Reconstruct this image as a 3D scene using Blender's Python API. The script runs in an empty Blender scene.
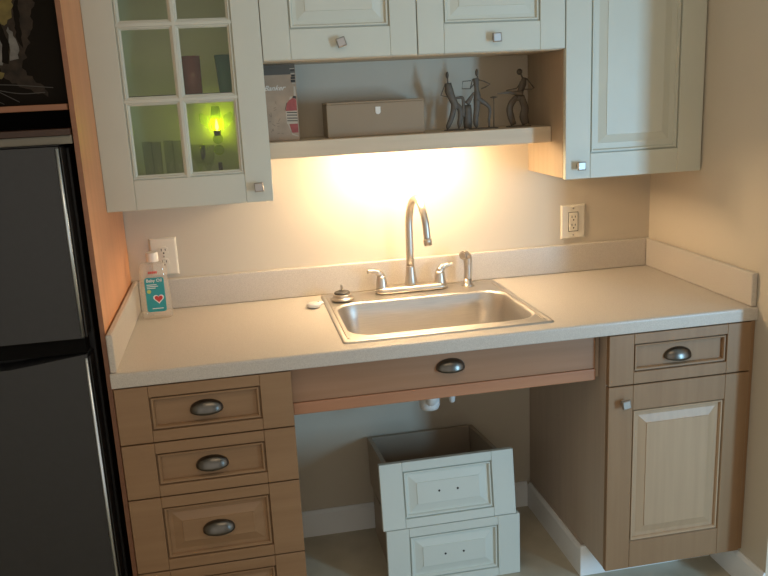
import bpy, bmesh, math, random
from mathutils import Vector, Matrix
random.seed(7)
sc = bpy.context.scene
COL = sc.collection
PI = math.pi

# ------------------------------------------------------------------ camera, world, lights, exposure
cam_d = bpy.data.cameras.new('camera')
cam_d.sensor_width = 36.0
cam_d.lens = 37.928
cam_d.clip_start = 0.01
cam = bpy.data.objects.new('camera', cam_d)
COL.objects.link(cam)
cam.location = (0.35066, -2.69374, 1.57397)
cam.rotation_euler = (math.radians(76.30124), math.radians(2.74754), math.radians(-10.84080))
sc.camera = cam

w = bpy.data.worlds.new('room_ambient')
w.use_nodes = True
sc.world = w
w.node_tree.nodes['Background'].inputs[0].default_value = (1.0, 0.92, 0.82, 1)
w.node_tree.nodes['Background'].inputs[1].default_value = 0.70

def area(name, loc, target, sx, sy, energy, col):
    d = bpy.data.lights.new(name, 'AREA')
    d.shape = 'RECTANGLE'; d.size = sx; d.size_y = sy
    d.energy = energy; d.color = col
    o = bpy.data.objects.new(name, d)
    COL.objects.link(o)
    o.location = loc
    o.rotation_euler = (Vector(target) - Vector(loc)).to_track_quat('-Z', 'Y').to_euler()
    return o
area('window_daylight', (2.89, -3.02, 1.08), (1.2, 0, 0.9), 0.26, 1.1, 46, (0.35, 0.69, 1.0))
area('ceiling_light', (0.75, -1.75, 2.42), (0.75, -1.55, 0.0), 1.4, 0.9, 8.5, (1.0, 0.77, 0.54))

sc.view_settings.view_transform = 'Standard'
sc.view_settings.look = 'None'
sc.view_settings.exposure = 0.0
sc.view_settings.gamma = 1.0
sc.view_settings.use_curve_mapping = False

# ------------------------------------------------------------------ materials
def new_mat(name):
    m = bpy.data.materials.new(name); m.use_nodes = True
    nt = m.node_tree
    return m, nt, nt.nodes['Principled BSDF']

def setp(b, **k):
    for a, v in k.items():
        b.inputs[a.replace('_', ' ')].default_value = v

def rgba(c): return (c[0], c[1], c[2], 1)

def srgb(r, g, b):
    f = lambda v: (v/255/12.92) if v/255 <= 0.04045 else ((v/255+0.055)/1.055)**2.4
    return (f(r), f(g), f(b))

def noise_mix(nt, b, c1, c2, scale, mapping=(1, 1, 1), detail=4, lo=0.3, hi=0.7, bump=0, rough=0.5):
    tc = nt.nodes.new('ShaderNodeTexCoord')
    mp = nt.nodes.new('ShaderNodeMapping'); mp.inputs['Scale'].default_value = mapping
    nz = nt.nodes.new('ShaderNodeTexNoise'); nz.inputs['Scale'].default_value = scale
    nz.inputs['Detail'].default_value = detail
    cr = nt.nodes.new('ShaderNodeValToRGB')
    cr.color_ramp.elements[0].position = lo; cr.color_ramp.elements[0].color = rgba(c1)
    cr.color_ramp.elements[1].position = hi; cr.color_ramp.elements[1].color = rgba(c2)
    nt.links.new(tc.outputs['Object'], mp.inputs['Vector'])
    nt.links.new(mp.outputs['Vector'], nz.inputs['Vector'])
    nt.links.new(nz.outputs['Fac'], cr.inputs['Fac'])
    nt.links.new(cr.outputs['Color'], b.inputs['Base Color'])
    b.inputs['Roughness'].default_value = rough
    if bump:
        bp = nt.nodes.new('ShaderNodeBump'); bp.inputs['Strength'].default_value = bump
        bp.inputs['Distance'].default_value = 0.002
        nt.links.new(nz.outputs['Fac'], bp.inputs['Height'])
        nt.links.new(bp.outputs['Normal'], b.inputs['Normal'])
    return nz

def plain(name, c, rough=0.5, metal=0.0, var=0.06, scale=6, **k):
    m, nt, b = new_mat(name)
    noise_mix(nt, b, tuple(x*(1-var) for x in c), tuple(min(1, x*(1+var)) for x in c), scale, rough=rough)
    setp(b, Metallic=metal, **k)
    return m

def wood(name, c1, c2, grain='z', rough=0.42, fine=1.0):
    m, nt, b = new_mat(name)
    s = {'z': (26, 26, 1.6), 'x': (1.6, 26, 26), 'y': (26, 1.6, 26)}[grain]
    noise_mix(nt, b, c1, c2, 1.6*fine, s, detail=6, lo=0.28, hi=0.75, rough=rough, bump=0.05)
    return m

M = {}
M['wall'] = plain('painted_wall', (0.605, 0.535, 0.425), 0.75, var=0.02, scale=3)
M['ceiling'] = plain('ceiling_paint', (0.75, 0.72, 0.66), 0.8, var=0.02)
M['trim'] = plain('white_trim_paint', (0.86, 0.88, 0.88), 0.45, var=0.02)
m, nt, b = new_mat('floor_vinyl'); noise_mix(nt, b, (0.45, 0.41, 0.31), (0.55, 0.50, 0.39), 9, rough=0.5); M['floor'] = m
M['sage'] = plain('cream_sage_cabinet_paint', (0.60, 0.60, 0.505), 0.42, var=0.02)
M['sageline'] = M['sage']
WA, WB = (0.265, 0.153, 0.077), (0.315, 0.190, 0.099)
M['wood_z'] = wood('maple_vertical_grain', WA, WB, 'z')
M['wood_x'] = wood('maple_horizontal_grain', WA, WB, 'x')
M['wood_panel'] = wood('maple_panel_veneer', (0.40, 0.27, 0.165), (0.47, 0.325, 0.20), 'z')
M['apron'] = wood('apron_maple', (0.30, 0.16, 0.085), (0.36, 0.20, 0.115), 'x', 0.45)
M['rail'] = wood('apron_rail_maple', (0.38, 0.175, 0.09), (0.45, 0.215, 0.115), 'x', 0.45)
M['panel'] = wood('tall_panel_maple', (0.68, 0.315, 0.15), (0.78, 0.38, 0.185), 'z', 0.4, 0.6)
M['side'] = wood('cabinet_side_laminate', (0.48, 0.385, 0.30), (0.54, 0.435, 0.34), 'z', 0.5)
M['birch'] = wood('pale_birch', (0.37, 0.28, 0.185), (0.42, 0.32, 0.215), 'z', 0.5)
M['birch_x'] = wood('pale_birch_shelf', (0.58, 0.47, 0.33), (0.66, 0.54, 0.39), 'x', 0.5)
M['darkwood'] = wood('dark_stained_wood', (0.04, 0.018, 0.010), (0.06, 0.028, 0.016), 'x', 0.5)
M['redwood'] = wood('reddish_shelf_wood', (0.25, 0.105, 0.052), (0.31, 0.14, 0.072), 'x', 0.5)
M['black'] = plain('black_plastic', (0.012, 0.012, 0.013), 0.45)
M['recess'] = plain('recess_shade_black', (0.005, 0.0047, 0.0045), 0.9, Specular_IOR_Level=0.1)  # near-black base colour stands in for deep shade in gaps and openings
M['fridge'] = plain('dark_fridge_steel', (0.032, 0.033, 0.035), 0.42, var=0.05, scale=60)
M['fridge_trim'] = plain('bright_fridge_trim', (0.70, 0.79, 0.86), 0.30, 1.0, var=0.02)  # metal trim; bluish base colour stands in for the window's reflection
M['melamine'] = plain('cream_drawer_melamine', (0.40, 0.32, 0.235), 0.5, var=0.03)
M['drawerin'] = wood('drawer_inside_laminate', (0.24, 0.18, 0.13), (0.28, 0.21, 0.155), 'y', 0.55)
M['whiteplastic'] = plain('white_plastic', (0.80, 0.77, 0.70), 0.35, var=0.02)
M['outlet'] = plain('ivory_outlet_plastic', (0.78, 0.72, 0.60), 0.35, var=0.01)
M['slot'] = plain('dark_slot', (0.02, 0.018, 0.015), 0.6)
M['pewter'] = plain('pewter_pull_metal', (0.15, 0.14, 0.125), 0.30, 1.0, var=0.15, scale=40)
M['knob'] = plain('satin_nickel_knob', (0.44, 0.41, 0.38), 0.42, 1.0, var=0.05)
M['nickel'] = plain('brushed_nickel', (0.62, 0.56, 0.49), 0.36, 1.0, var=0.04, scale=20)
M['pvc'] = plain('white_pvc_pipe', (0.74, 0.75, 0.74), 0.4, var=0.02)
M['boxcard'] = plain('taupe_card_box', (0.33, 0.24, 0.15), 0.6, var=0.04)
M['sculpt'] = plain('dark_bronze_metal', (0.105, 0.082, 0.058), 0.6, 0.0, var=0.2, scale=60)
M['rubber'] = plain('grey_rubber', (0.06, 0.055, 0.05), 0.6)

# brushed sink steel
m, nt, b = new_mat('brushed_sink_steel')
noise_mix(nt, b, (0.55, 0.525, 0.49), (0.63, 0.60, 0.56), 8, (2, 60, 60), rough=0.3, bump=0.03)
setp(b, Metallic=1.0, Roughness=0.40); M['steel'] = m

# speckled laminate worktop
m, nt, b = new_mat('speckled_laminate')
nz = noise_mix(nt, b, (0.50, 0.45, 0.39), (0.60, 0.55, 0.48), 420, detail=2, lo=0.36, hi=0.62, rough=0.38)
M['lam'] = m

def clear_mat(name, tint, ior=1.45, gloss=1.0, rough=0.02, body=0.0, bodycol=(1, 1, 1)):
    m = bpy.data.materials.new(name); m.use_nodes = True
    nt = m.node_tree
    for n in list(nt.nodes):
        if n.type != 'OUTPUT_MATERIAL': nt.nodes.remove(n)
    out = [n for n in nt.nodes if n.type == 'OUTPUT_MATERIAL'][0]
    tr = nt.nodes.new('ShaderNodeBsdfTransparent'); tr.inputs[0].default_value = rgba(tint)
    gl = nt.nodes.new('ShaderNodeBsdfGlossy'); gl.inputs['Roughness'].default_value = rough
    lw = nt.nodes.new('ShaderNodeLayerWeight'); lw.inputs['Blend'].default_value = 0.5
    pw = nt.nodes.new('ShaderNodeMath'); pw.operation = 'POWER'; pw.inputs[1].default_value = 5.0
    ma = nt.nodes.new('ShaderNodeMath'); ma.operation = 'MULTIPLY_ADD'; ma.inputs[1].default_value = 0.55
    ma.inputs[2].default_value = ((ior-1)/(ior+1))**2
    nt.links.new(lw.outputs['Facing'], pw.inputs[0]); nt.links.new(pw.outputs[0], ma.inputs[0])
    mx = nt.nodes.new('ShaderNodeMixShader')
    nt.links.new(ma.outputs[0], mx.inputs[0]); nt.links.new(gl.outputs[0], mx.inputs[2])
    if body > 0:
        df = nt.nodes.new('ShaderNodeBsdfDiffuse'); df.inputs[0].default_value = rgba(bodycol)
        m2 = nt.nodes.new('ShaderNodeMixShader'); m2.inputs[0].default_value = body
        nt.links.new(tr.outputs[0], m2.inputs[1]); nt.links.new(df.outputs[0], m2.inputs[2])
        nt.links.new(m2.outputs[0], mx.inputs[1])
    else:
        nt.links.new(tr.outputs[0], mx.inputs[1])
    nt.links.new(mx.outputs[0], out.inputs[0])
    return m
M['pane'] = clear_mat('greenish_cabinet_glass', (0.91, 0.93, 0.84), 1.5)
M['glass'] = clear_mat('clear_drinking_glass', (0.985, 0.99, 0.98), 1.6, body=0.02, bodycol=(0.8,0.85,0.8))
M['redglass'] = clear_mat('dark_red_glass', (0.60, 0.14, 0.12), 1.5, body=0.75, bodycol=(0.26, 0.07, 0.065))
M['greenglass'] = clear_mat('dark_green_glass', (0.15, 0.42, 0.30), 1.5, body=0.75, bodycol=(0.045, 0.20, 0.15))
M['oil'] = clear_mat('clear_bottle_plastic', (0.985, 0.965, 0.93), 1.6, body=0.20, bodycol=(0.90, 0.84, 0.74))
M['limeglass'] = clear_mat('lime_green_glass', (0.86, 0.92, 0.30), 1.5, body=0.15, bodycol=(0.75, 0.85, 0.08))

def emit(name, c, s):
    m, nt, b = new_mat(name)
    setp(b, Base_Color=rgba(c), Emission_Color=rgba(c), Emission_Strength=s, Roughness=0.5)
    return m
M['lens'] = emit('lit_lamp_lens', (1.0, 0.73, 0.44), 305)
M['flame'] = emit('lime_lit_bulb', (0.92, 1.0, 0.07), 130)

# ------------------------------------------------------------------ mesh helpers
def NB(): return bmesh.new()

def bx(bm, x0, x1, y0, y1, z0, z1, bev=0.0012, seg=1, mi=0):
    vs = [bm.verts.new(p) for p in ((x0,y0,z0),(x1,y0,z0),(x1,y1,z0),(x0,y1,z0),(x0,y0,z1),(x1,y0,z1),(x1,y1,z1),(x0,y1,z1))]
    fs = [bm.faces.new([vs[i] for i in f]) for f in ((0,3,2,1),(4,5,6,7),(0,1,5,4),(1,2,6,5),(2,3,7,6),(3,0,4,7))]
    for f in fs: f.material_index = mi
    if bev > 0:
        es = list({e for f in fs for e in f.edges})
        r = bmesh.ops.bevel(bm, geom=es, offset=bev, segments=seg, affect='EDGES', profile=0.5, clamp_overlap=True)
        for f in r['faces']: f.material_index = mi

def loft(bm, loops, cap0=False, cap1=True, smooth=False, mi=0, closed=False):
    rows = [[bm.verts.new(p) for p in lp] for lp in loops]
    n = len(rows[0])
    pairs = list(zip(rows, rows[1:]))
    if closed: pairs.append((rows[-1], rows[0]))
    for a, c in pairs:
        for i in range(n):
            j = (i+1) % n
            f = bm.faces.new((a[i], a[j], c[j], c[i])); f.smooth = smooth; f.material_index = mi
    if cap0: f = bm.faces.new(list(reversed(rows[0]))); f.material_index = mi
    if cap1: f = bm.faces.new(rows[-1]); f.material_index = mi
    return rows

def lathe(bm, prof, c=(0,0,0), seg=24, axis='z', smooth=True, cap0=True, cap1=True, mi=0, sy=1.0):
    loops = []
    for r, h in prof:
        lp = []
        for k in range(seg):
            a = 2*PI*k/seg
            u, v = r*math.cos(a), r*math.sin(a)*sy
            if axis == 'z': lp.append((c[0]+u, c[1]+v, c[2]+h))
            elif axis == 'y': lp.append((c[0]+u, c[1]-h, c[2]+v))
            else: lp.append((c[0]+h, c[1]+u, c[2]+v))
        loops.append(lp)
    loft(bm, loops, cap0, cap1, smooth, mi)

def tube(bm, pts, rad, seg=12, smooth=True, flat=1.0, mi=0):
    pts = [Vector(p) for p in pts]
    if not isinstance(rad, (list, tuple)): rad = [rad]*len(pts)
    loops = []; prev = None
    for i, p in enumerate(pts):
        t = (pts[min(i+1, len(pts)-1)] - pts[max(i-1, 0)]).normalized()
        if prev is None:
            u = t.orthogonal().normalized() if abs(t.y) > 0.9 else t.cross(Vector((0, 1, 0))).normalized()
        else:
            u = (prev - t*prev.dot(t)).normalized()
        prev = u
        v = t.cross(u).normalized()
        loops.append([p + (u*math.cos(2*PI*k/seg) + v*math.sin(2*PI*k/seg)*flat)*rad[i] for k in range(seg)])
    loft(bm, loops, True, True, smooth, mi)

def spline(pts, n=6):
    pts = [Vector(p) for p in pts]; out = []
    P = [pts[0]*2-pts[1]] + pts + [pts[-1]*2-pts[-2]]
    for i in range(1, len(P)-2):
        a, b_, c, d = P[i-1:i+3]
        for k in range(n):
            t = k/n
            out.append(0.5*((2*b_)+(c-a)*t+(2*a-5*b_+4*c-d)*t*t+(3*b_-a-3*c+d)*t**3))
    out.append(pts[-1]); return out

def rrect(cx, cy, hx, hy, r, z, n=6):
    lp = []
    for (sx, sy, a0) in ((1,1,0),(-1,1,PI/2),(-1,-1,PI),(1,-1,1.5*PI)):
        for k in range(n+1):
            a = a0 + k*PI/2/n
            lp.append((cx+sx*(hx-r)+r*math.cos(a), cy+sy*(hy-r)+r*math.sin(a), z))
    return lp

def prism(bm, pts, y0, y1, mi=0):
    """outline in x,z (anticlockwise from the front) with thickness along y"""
    loft(bm, [[(x, y1, z) for x, z in pts], [(x, y0, z) for x, z in pts]], True, True, False, mi)

def wpos(o):
    p = Vector((0, 0, 0))
    while o: p += o.location; o = o.parent
    return p

def obj(name, bm, mat, parent=None, origin=None, local=False):
    """one mesh object; bm is in world coordinates unless local"""
    bmesh.ops.recalc_face_normals(bm, faces=bm.faces[:])
    me = bpy.data.meshes.new(name)
    if parent is not None:
        if not local: bmesh.ops.translate(bm, verts=bm.verts[:], vec=-wpos(parent))
    elif origin is not None:
        bmesh.ops.translate(bm, verts=bm.verts[:], vec=-Vector(origin))
    bm.to_mesh(me); bm.free()
    for mm in (mat if isinstance(mat, (list, tuple)) else [mat]): me.materials.append(mm)
    o = bpy.data.objects.new(name, me); COL.objects.link(o)
    if parent is not None: o.parent = parent
    elif origin is not None: o.location = origin
    return o

def tag(o, label, cat, group=None):
    o['label'] = label; o['category'] = cat
    if group: o['group'] = group
    return o

def thing(name, label, cat, loc, group=None, rot=(0, 0, 0)):
    o = bpy.data.objects.new(name, None); COL.objects.link(o)
    o.empty_display_size = 0.05
    o.location = loc; o.rotation_euler = rot
    return tag(o, label, cat, group)

def struct(name, bm, mat):
    o = obj(name, bm, mat); o['kind'] = 'structure'; return o

def dup(root, loc, label=None, group=None):
    r = root.copy(); COL.objects.link(r); r.location = loc
    if label: r['label'] = label
    if group: r['group'] = group
    for ch in list(root.children):
        c = ch.copy(); COL.objects.link(c); c.parent = r
        for g in list(ch.children):
            d = g.copy(); COL.objects.link(d); d.parent = c
    return r

def text_mesh(s, size, shear=0.0):
    cu = bpy.data.curves.new('text', 'FONT'); cu.body = s; cu.size = size; cu.shear = shear
    cu.align_x = 'CENTER'; cu.align_y = 'CENTER'; cu.extrude = 0.0002; cu.offset = size*0.012; cu.resolution_u = 3
    o = bpy.data.objects.new('text', cu); COL.objects.link(o)
    dg = bpy.context.evaluated_depsgraph_get(); dg.update()
    me = bpy.data.meshes.new_from_object(o.evaluated_get(dg))
    bpy.data.objects.remove(o)
    bm = NB(); bm.from_mesh(me); bpy.data.meshes.remove(me)
    return bm

def text_obj(name, s, size, mat, parent, mtx, shear=0.0):
    bm = text_mesh(s, size, shear)
    bm.transform(mtx)
    return obj(name, bm, mat, parent)

# ------------------------------------------------------------------ structure
W = 1.827            # right wall
CT = 0.907           # worktop height
def boxobj(name, mat, *a, **k):
    bm = NB(); bx(bm, *a, **k); return struct(name, bm, mat)
boxobj('floor', M['floor'], -1.3, 4.2, -4.2, 0.0, -0.05, 0.0, bev=0)
boxobj('ceiling', M['ceiling'], -1.3, 4.2, -4.2, 0.0, 2.44, 2.49, bev=0)
boxobj('wall_back', M['wall'], -1.3, W+0.12, 0.0, 0.10, -0.05, 2.49, bev=0)
boxobj('wall_right', M['wall'], W, W+0.12, -0.76, 0.0, -0.0, 2.44, bev=0)
boxobj('light_blocker_wall', M['wall'], 1.25, 2.21, -2.45, -2.353, 0.0, 2.44, bev=0)  # unseen wall, added to cut the window light towards the left
boxobj('wall_left', M['wall'], -1.02, -0.92, -2.2, 0.0, 0.0, 2.44, bev=0)
def base_prof(bm, p0, p1, nrm, h=0.10, t=0.012):
    p0, p1, nrm = Vector(p0), Vector(p1), Vector(nrm)
    prof = [(0, 0.0), (t, 0.0), (t, h-0.012), (t*0.55, h-0.003), (t*0.4, h), (0, h)]
    loft(bm, [[p + nrm*a + Vector((0, 0, z)) for a, z in prof] for p in (p0, p1)], True, True)
bm = NB(); base_prof(bm, (0.458, 0, 0), (1.350, 0, 0), (0, -1, 0)); struct('baseboard_back', bm, M['trim'])
bm = NB(); base_prof(bm, (W, -0.495, 0), (W, -0.76, 0), (-1, 0, 0)); struct('baseboard_right', bm, M['trim'])

# ------------------------------------------------------------------ cabinet front builder (all in the plane y = Y, facing -y)
def front_panel(bm, x0, x1, z0, z1, Y, sx, rt, rb, raised=True, T=0.019, flat_w=0.010):
    dp = 0.0108 if raised else 0.0135
    """stiles sx wide, top rail rt, bottom rail rb; Y is the front face"""
    bx(bm, x0, x0+sx-0.0005, Y, Y+T, z0, z1, 0.0012)
    bx(bm, x1-sx+0.0005, x1, Y, Y+T, z0, z1, 0.0012)
    bx(bm, x0+sx, x1-sx, Y, Y+T, z1-rt, z1, 0.0010)
    bx(bm, x0+sx, x1-sx, Y, Y+T, z0, z0+rb, 0.0010)
    a0, a1, b0, b1 = x0+sx, x1-sx, z0+rb, z1-rt
    prof = [(0.0, 0.0006), (0.0005, 0.0095), (0.0038, 0.0095), (0.0044, 0.0022), (0.0086, 0.0024), (0.0112, 0.0068), (0.0118, dp), (0.0125+flat_w, dp)]
    if raised: prof += [(0.0125+flat_w+0.024, 0.0045), (0.0125+flat_w+0.0248, 0.0026)]
    loops = [[(a0+d, Y+e, b0+d), (a1-d, Y+e, b0+d), (a1-d, Y+e, b1-d), (a0+d, Y+e, b1-d)] for d, e in prof]
    loops.insert(0, [(a0, Y+T, b0), (a1, Y+T, b0), (a1, Y+T, b1), (a0, Y+T, b1)])
    loft(bm, loops, True, True, mi=1)

def cup_pull(parent, x, Y, z, wd=0.087, name='cup_pull', local=False):
    bm = NB(); n, mcount = 20, 8
    a, p, h = wd/2, 0.025, 0.0285
    def shell(s):
        return [[(x + s*a*math.cos(PI*i/n), Y - 0.0005 - s*p*math.sin(PI*i/n)*math.cos(j*PI/2/mcount)**0.8,
                  z - 0.008 - 0.008*math.sin(PI*i/n)*(1-j/mcount) + s*h*math.sin(PI*i/n)**0.85*math.sin(j*PI/2/mcount)) for i in range(n+1)] for j in range(mcount+1)]
    A, B = shell(1.0), shell(0.93)
    def grid(G):
        V = [[bm.verts.new(q) for q in row] for row in G]
        for r0, r1 in zip(V, V[1:]):
            for i in range(n):
                f = bm.faces.new((r0[i], r0[i+1], r1[i+1], r1[i])); f.smooth = True
        return V
    VA, VB = grid(A), grid(B)
    for i in range(n): bm.faces.new((VA[0][i], VA[0][i+1], VB[0][i+1], VB[0][i]))
    bmesh.ops.remove_doubles(bm, verts=bm.verts[:], dist=0.00005)
    return obj(name, bm, M['pewter'], parent, local=local)

def sq_knob(parent, x, Y, z, rot=0.0, s=0.0128, name='knob'):
    bm = NB()
    lathe(bm, [(0.009, 0), (0.009, 0.002), (0.0055, 0.004), (0.0055, 0.016)], (x, Y, z), 16, 'y')
    prof = [(0.006, 0.014), (s, 0.017), (s, 0.023), (s*0.86, 0.0255), (s*0.80, 0.0245)]
    loops = []
    for r, h in prof:
        loops.append([(x + r*math.sqrt(2)*math.cos(rot+PI/4+k*PI/2), Y-h, z + r*math.sqrt(2)*math.sin(rot+PI/4+k*PI/2)) for k in range(4)])
    loft(bm, loops, True, True)
    return obj(name, bm, M['knob'], parent)

YF = -0.6455     # face of base fronts
G = 0.002
# ------------------------------------------------------------------ base drawer cabinet (left)
t = thing('drawer_cabinet', 'maple base cabinet with four drawers and cup pulls, beside the black fridge', 'cabinet', (0.23, -0.32, 0.0))
bm = NB(); bx(bm, 0.002, 0.456, YF+0.021, -0.003, 0.1135, 0.8665); obj('carcass', bm, M['wood_z'], t)
bm = NB(); bx(bm, 0.002, 0.456, -0.56, -0.003, 0.0, 0.113); obj('plinth', bm, M['wood_x'], t)
zz = [0.8640, 0.7075, 0.5510, 0.3315, 0.1135]
for i in range(4):
    z1, z0 = zz[i]-(0 if i == 0 else G), zz[i+1]+G
    bm = NB()
    front_panel(bm, 0.003, 0.456, z0, z1, YF, 0.084, 0.030, 0.031, raised=i >= 2, flat_w=0.006 if i < 2 else 0.010)
    d = obj('drawer_front', bm, M['wood_x'], t)
    pz = [0.7885, 0.6295, 0.4435, 0.2250][i]
    cup_pull(d, 0.229, YF+0.0130 if i < 2 else YF+0.0026, pz)

# ------------------------------------------------------------------ base door cabinet (right)
t = thing('door_cabinet', 'maple base cabinet with one drawer over one door, beside the right wall', 'cabinet', (1.59, -0.32, 0.0))
XR0, XR1 = 1.3625, 1.811
bm = NB(); bx(bm, XR0+0.001, W-0.001, YF+0.022, -0.003, 0.1135, 0.8665); obj('carcass', bm, M['side'], t)
bm = NB(); bx(bm, XR0+0.001, W-0.001, -0.478, -0.003, 0.0, 0.113); obj('plinth', bm, M['side'], t)
bm = NB(); front_panel(bm, XR0, XR1, 0.7105+G, 0.8640, YF, 0.077, 0.030, 0.036, raised=False, flat_w=0.006)
d = obj('drawer_front', bm, M['wood_z'], t); cup_pull(d, 1.582, YF+0.0130, 0.7885)
bm = NB(); front_panel(bm, XR0, XR1, 0.1125, 0.7105-G, YF, 0.077, 0.077, 0.088)
d = obj('door', bm, [M['wood_z'], M['wood_panel']], t); sq_knob(d, 1.4087, YF, 0.6597, 0.15)
bm = NB(); bx(bm, 1.812, W-0.001, YF+0.006, YF+0.0215, 0.1135, 0.8665); obj('filler_strip', bm, M['wood_z'], t)
# white kick trim round the cabinet foot
bm = NB(); base_prof(bm, (XR0, -0.013, 0), (XR0, -0.4790, 0), (-1, 0, 0))
bx(bm, XR0-0.012, W-0.013, -0.492, -0.4795, 0, 0.108, 0.001)
struct('trim_1', bm, M['trim'])

# ------------------------------------------------------------------ apron below the sink
t = thing('sink_apron', 'long plain maple apron panel under the sink with one cup pull', 'panel', (0.90, -0.59, 0.72))
bm = NB(); bx(bm, 0.4575, 1.3415, -0.600, -0.582, 0.757, 0.8665, 0.0015); p = obj('panel', bm, M['apron'], t)
cup_pull(p, 0.9045, -0.600, 0.8165, 0.084)
bm = NB(); bx(bm, 0.4575, 1.3415, -0.604, -0.580, 0.7215, 0.756, 0.003, 2); obj('lower_rail', bm, M['rail'], t)
bm = NB(); bx(bm, 1.3405, XR0-0.0005, -0.579, -0.560, 0.7215, 0.8665); obj('end_filler', bm, M['side'], t)

# ------------------------------------------------------------------ worktop with splashes
YC = -0.648
t = thing('worktop', 'speckled beige laminate worktop with low splashback around the sink', 'worktop', (0.915, -0.32, 0.867))
bm = NB()
HX0, HX1, HY0, HY1 = 0.622, 1.200, -0.566, -0.150
def rect(x0, x1, y0, y1, z): return [(x0, y0, z), (x1, y0, z), (x1, y1, z), (x0, y1, z)]
e = 0.0
L = [rect(HX0, HX1, HY0, HY1, 0.8675), rect(HX0, HX1, HY0, HY1, CT)]
prof = [(0.006, CT), (0.0025, CT-0.0012), (0.0007, CT-0.0035), (0.0, CT-0.007), (0.0, 0.8695), (0.002, 0.8675)]
for d, z in prof:
    L.append(rect(0.0, W-0.001, YC+d, -0.001, z))
loft(bm, L, False, False, closed=True)
obj('slab', bm, M['lam'], t)
def splash(bm, x0, x1, y0, y1): bx(bm, x0, x1, y0, y1, CT+0.0003, CT+0.1015, 0.004, 3)
bm = NB(); splash(bm, 0.0170, W-0.0195, -0.0195, -0.001); obj('backsplash', bm, M['lam'], t)
bm = NB(); splash(bm, 0.0, 0.0165, -0.640, -0.001); obj('side_splash', bm, M['lam'], t)
bm = NB(); splash(bm, W-0.019, W-0.001, -0.640, -0.001); obj('side_splash', bm, M['lam'], t)

# ------------------------------------------------------------------ sink
t = thing('sink', 'stainless steel drop-in single bowl sink set in the worktop', 'sink', (0.911, -0.314, CT))
bm = NB()
ox, oy, ohx, ohy = 0.914, -0.3145, 0.3070, 0.2795
ix, iy, ihx, ihy = 0.916, -0.358, 0.281, 0.184
LL = []
for ins, z in ((0.0, CT+0.0006), (0.0015, CT+0.0035), (0.005, CT+0.0048), (0.011, CT+0.0048), (0.0145, CT+0.0030), (0.020, CT+0.0028)):
    LL.append(rrect(ox, oy, ohx-ins, ohy-ins, 0.012, z, 8))
def inner(g, r, z): return rrect(ix, iy, ihx+g, ihy+g, r, z, 8)
LL += [inner(0.012, 0.085, CT+0.0030), inner(0.006, 0.080, CT+0.0042), inner(0.0, 0.076, CT+0.0030), inner(-0.004, 0.074, CT-0.004),
       inner(-0.010, 0.072, CT-0.05), inner(-0.018, 0.070, CT-0.125), inner(-0.026, 0.066, CT-0.150), inner(-0.042, 0.058, CT-0.163), inner(-0.06, 0.05, CT-0.167),
       inner(-0.12, 0.03, CT-0.169)]
loft(bm, LL, False, True, smooth=True)
o = obj('bowl', bm, M['steel'], t)
bm = NB(); lathe(bm, [(0.045, 0), (0.044, 0.003), (0.036, 0.002), (0.030, -0.004), (0.0, -0.004)], (ix, iy, CT-0.1688), 32); obj('drain_flange', bm, M['nickel'], t)
# grooved line on the drainer edges
EB = 0
for x in (0.6265, 1.2015):
    bm = NB(); bx(bm, x-0.0035, x+0.0035, -0.555, -0.075, CT+0.0022, CT+0.0046, 0.0015, 2)
    obj('edge_bead', bm, M['nickel'], t)

# ------------------------------------------------------------------ faucet
DZ = CT+0.0031
FX, FY = 0.914, -0.078
t = thing('faucet', 'brushed nickel gooseneck faucet with two lever handles behind the sink bowl', 'faucet', (FX, FY, DZ))
bm = NB()
loft(bm, [rrect(FX, FY, 0.124+g, 0.029+g, 0.026+g*0.8, DZ+z, 8) for z, g in ((0.0026, 0), (0.011, 0.0), (0.017, -0.003), (0.021, -0.009), (0.022, -0.014))], True, True, True)
obj('base_plate', bm, M['nickel'], t)
bm = NB()
lathe(bm, [(0.021, 0.020), (0.021, 0.03), (0.0175, 0.055), (0.0150, 0.082), (0.0135, 0.086), (0.0118, 0.088)], (FX, FY, DZ), 28); obj('spout_collar', bm, M['nickel'], t)
bm = NB()
R = 0.064
pts = [(FX, FY, DZ+0.085), (FX, FY, DZ+0.13), (FX+0.0003, FY, DZ+0.18), (FX+0.0005, FY, 1.125)]
for k in range(0, 17):
    a = PI - k*PI/16
    pts.append((FX+0.001+0.019*k/16, FY-0.083*(1+math.cos(a)), 1.147+0.085*math.sin(a)))
last = pts[-1]
pts += [(last[0]+0.001, last[1]-0.001, last[2]-0.025), (last[0]+0.003, last[1]-0.002, last[2]-0.044)]
tube(bm, pts, [0.0130]*4+[0.0128-0.0016*k/16 for k in range(17)]+[0.0112]*2, 20)
sp = obj('spout', bm, M['nickel'], t)
e1 = Vector(pts[-1]); dr = (Vector(pts[-1])-Vector(pts[-2])).normalized()
bm = NB(); tube(bm, [e1-dr*0.012, e1-dr*0.011, e1+dr*0.002, e1+dr*0.003, e1+dr*0.009, e1+dr*0.010], [0.0118, 0.0138, 0.0138, 0.0122, 0.0132, 0.011], 20); obj('aerator', bm, M['nickel'], sp)
def lever(sx):
    bm = NB(); x = FX+sx*0.101
    lathe(bm, [(0.0225, 0.016), (0.0215, 0.022), (0.0190, 0.037), (0.0165, 0.052), (0.0140, 0.060)], (x, FY, DZ), 20)
    tube(bm, spline([(x, FY, DZ+0.048), (x+sx*0.003, FY, DZ+0.062), (x+sx*0.013, FY-0.001, DZ+0.073), (x+sx*0.030, FY-0.002, DZ+0.0775), (x+sx*0.047, FY-0.003, DZ+0.0785)], 5), [0.0145]*3+[0.0140]*4+[0.0115]*4+[0.0088]*5+[0.0072]*5, 14)
    return obj('lever_handle', bm, M['nickel'], t)
lever(-1); lever(1)

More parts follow.
